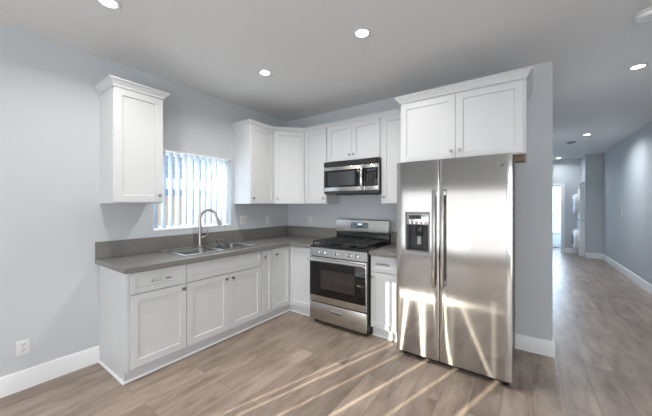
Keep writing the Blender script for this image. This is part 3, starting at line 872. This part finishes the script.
FXc, FYc = 0.105, -1.545
t = thing('kitchen_faucet', 'brushed nickel high-arc pull-down faucet behind the sink', 'faucet', (FXc, FYc, ZT1 + 0.0065))
MB().lathe([(0.029, 0), (0.029, 0.008), (0.022, 0.014), (0.019, 0.03), (0.0185, 0.16), (0.0145, 0.18)], (0, 0, 0), (0, 0, 1), 20).build('base', 'nickel', t)
ang = math.radians(34)   # spout swings towards the right-hand bowl
dx, dy = math.cos(ang) , math.sin(ang)
R_ = 0.096; zc_ = 0.318
pts = [(0, 0, 0.175), (0, 0, 0.24), (0, 0, zc_)]
for k in range(1, 13):
    a = PI - (PI * 0.92) * k / 12
    pts.append((dx * (R_ + R_ * math.cos(a)), dy * (R_ + R_ * math.cos(a)), zc_ + R_ * math.sin(a)))
MB().tube(pts, 0.0165, 14).build('spout', 'nickel', t)
e0 = Vector(pts[-1]); dd = (Vector(pts[-1]) - Vector(pts[-2])).normalized()
MB().tube([e0 + dd * 0.0005, e0 + dd * 0.03, e0 + dd * 0.07, e0 + dd * 0.105], [0.0135, 0.0165, 0.0195, 0.021], 16).build('spray_head', 'nickel', t)
hb = Vector((0.012, 0.017, 0.105))
MB().tube([hb, hb + Vector((0.012, 0.030, 0.004)), hb + Vector((0.022, 0.046, 0.030)), hb + Vector((0.026, 0.056, 0.085))], [0.013, 0.012, 0.008, 0.006], 12).build('lever_handle', 'nickel', t)

t = thing('soap_dispenser', 'small brushed nickel soap pump right of the faucet', 'soap dispenser', (0.10, -1.335, ZT1 + 0.0065))
MB().lathe([(0.020, 0), (0.020, 0.006), (0.011, 0.012), (0.010, 0.05), (0.013, 0.055), (0.013, 0.068), (0, 0.07)], (0, 0, 0), (0, 0, 1), 16).build('pump', 'nickel', t)
MB().tube([(0, 0, 0.062), (0.03, 0.045, 0.066), (0.045, 0.068, 0.060), (0.048, 0.073, 0.046)], [0.007, 0.006, 0.006, 0.005], 10).build('nozzle', 'nickel', t)

# ------------------------------------------------------------------ outlets and switches
def plate(name, label, cat, loc, rz, wide, kind):
    t = thing(name, label, cat, loc, rz)
    w2 = wide / 2
    MB().box(-w2, w2, -0.006, -0.0005, -0.058, 0.058, 0.002).build('cover_plate', 'plate', t)
    if kind == 'outlet':
        for z in (-0.022, 0.022):
            r_ = MB().lathe([(0.0165, 0), (0.0165, 0.0012)], (0, -0.006, z), (0, -1, 0), 18).build('receptacle', 'plate', t)
            MB().box(-0.008, -0.005, -0.0078, -0.0073, z - 0.002, z + 0.008).box(0.005, 0.008, -0.0078, -0.0073, z - 0.002, z + 0.008).box(-0.002, 0.002, -0.0078, -0.0073, z - 0.011, z - 0.007).build('slot', 'slot', r_)
        MB().lathe([(0.003, 0), (0.0025, 0.001)], (0, -0.006, 0), (0, -1, 0), 10).build('screw', 'greybtn', t)
    else:
        n_ = 2 if wide > 0.1 else 1
        for i in range(n_):
            xx = (i - (n_ - 1) / 2) * 0.046
            MB().box(xx - 0.0165, xx + 0.0165, -0.009, -0.0062, -0.033, 0.033, 0.001).build('rocker', 'plate', t)
    return t
plate('wall_outlet', 'white duplex outlet low on the bare left wall near the baseboard', 'outlet', (0, -2.905, 0.316), ROT, 0.075, 'outlet')
plate('light_switch', 'wide white double switch plate under the cabinet right of the window', 'switch', (0, -0.865, 1.190), ROT, 0.117, 'switch')
plate('wall_outlet', 'white outlet plate on the left wall close to the room corner', 'outlet', (0, -0.425, 1.178), ROT, 0.075, 'outlet')
plate('wall_outlet', 'white outlet plate on the back wall under the narrow wall cabinet', 'outlet', (0.455, 0, 1.172), 0, 0.075, 'outlet')
plate('light_switch', 'small white switch plate on the right-hand hallway wall', 'switch', (XR, 4.94, 1.225), -ROT, 0.075, 'switch')

# ------------------------------------------------------------------ ceiling fixtures
def downlight(label, x, y, power, color=(1.0, 0.95, 0.88)):
    t = thing('recessed_light', label, 'ceiling light', (x, y, H))
    MB().lathe([(0.046, -0.001), (0.070, -0.001), (0.070, -0.004), (0.066, -0.007), (0.050, -0.006), (0.046, -0.001)], (0, 0, 0), (0, 0, 1), 28).build('trim_ring', 'plate', t)
    MB().lathe([(0.0455, -0.0008), (0.0455, -0.0035), (0, -0.0036)], (0, 0, 0), (0, 0, 1), 28).build('lens', 'lamp', t)
    l = bpy.data.lights.new('downlight', 'AREA'); l.shape = 'DISK'; l.size = 0.10; l.energy = power; l.color = (0.91, 0.96, 1.0) if x > XE else (1.0, 0.965, 0.92)
    l.spread = math.radians(150)
    o = bpy.data.objects.new('downlight', l); COL.objects.link(o); o.parent = t; o.location = (0, 0, -0.012)
downlight('round recessed ceiling light over the left end of the worktop', 0.887, -2.641, 11)
downlight('round recessed ceiling light nearest the sink and window wall', 0.975, -1.371, 11)
downlight('round recessed ceiling light in front of the refrigerator cabinet', 2.075, -1.387, 11)
downlight('round recessed ceiling light at the near end of the hallway', 3.973, 0.612, 15)
downlight('round recessed ceiling light midway down the hallway', 4.025, 3.863, 18)
downlight('round recessed ceiling light at the far end of the hallway by the bright doorway', 3.832, 7.0, 6)

t = thing('smoke_detector', 'round white smoke detector on the ceiling at the near end of the hall', 'smoke detector', (3.79, -0.45, H))
MB().lathe([(0.075, -0.0005), (0.075, -0.010), (0.070, -0.013)], (0, 0, 0), (0, 0, 1), 28).build('base_plate', 'plate', t)
MB().lathe([(0.062, -0.0135), (0.064, -0.020), (0.058, -0.034), (0.046, -0.040), (0.042, -0.037), (0, -0.037)], (0, 0, 0), (0, 0, 1), 28).build('cover', 'trim', t)
t = thing('ceiling_vent', 'small dim grey round fixture on the hallway ceiling beyond the second light', 'ceiling fixture', (3.86, 4.527, H))
MB().lathe([(0.085, -0.0005), (0.085, -0.012), (0.06, -0.022)], (0, 0, 0), (0, 0, 1), 24).build('rim', 'dimgrey', t)
MB().lathe([(0.055, -0.0225), (0.050, -0.034), (0, -0.036)], (0, 0, 0), (0, 0, 1), 24).build('cap', 'dimgrey', t)

# ------------------------------------------------------------------ stacked laundry machines in the hall alcove
def laundry(name, label, cat, z0, h_):
    t = thing(name, label, cat, (4.255, 7.085, z0))      # faces -x
    MB().box(0, 0.62, -0.29, 0.29, 0.012, h_, 0.015).build('cabinet', 'white', t)
    MB().box(-0.012, -0.0005, -0.285, 0.285, h_ - 0.13, h_ - 0.01, 0.003).build('control_panel', 'white', t)
    zc2 = h_ * 0.47
    d = MB().lathe([(0.278, 0.0005), (0.278, 0.06), (0.262, 0.095), (0.225, 0.112), (0.165, 0.112), (0, 0.112)], (0, 0, zc2), (-1, 0, 0), 32).build('door', 'white', t)
    MB().lathe([(0.155, 0.1125), (0.135, 0.124), (0.06, 0.134), (0, 0.136)], (0, 0, zc2), (-1, 0, 0), 32).build('door_glass', 'greyglass', d)
    MB().lathe([(0.025, 0.0), (0.023, 0.02), (0, 0.021)], (-0.012, 0.0, h_ - 0.07), (-1, 0, 0), 16).build('dial', 'dimgrey', t)
    for sy in (-0.22, 0.22):
        MB().lathe([(0.02, 0.0005), (0.02, 0.0118)], (0.08, sy, 0), (0, 0, 1), 12).build('foot', 'dark', t)
laundry('washing_machine', 'white front-load washer at the bottom of the hallway laundry stack', 'washing machine', 0.0, 0.955)
laundry('clothes_dryer', 'white dryer stacked on top of the washer in the hallway', 'dryer', 0.956, 0.975)

# ------------------------------------------------------------------ bathroom beyond the doorway
t = thing('bathtub', 'pale white bathtub under the bright window beyond the hall doorway', 'bathtub', (3.80, 8.9, 0))
MB().box(-0.72, 0.68, -0.36, 0.38, 0.0, 0.45, 0.02).build('apron', 'tub', t)
MB().box(-0.72, 0.68, -0.38, 0.38, 0.451, 0.50, 0.015).build('rim', 'tub', t)
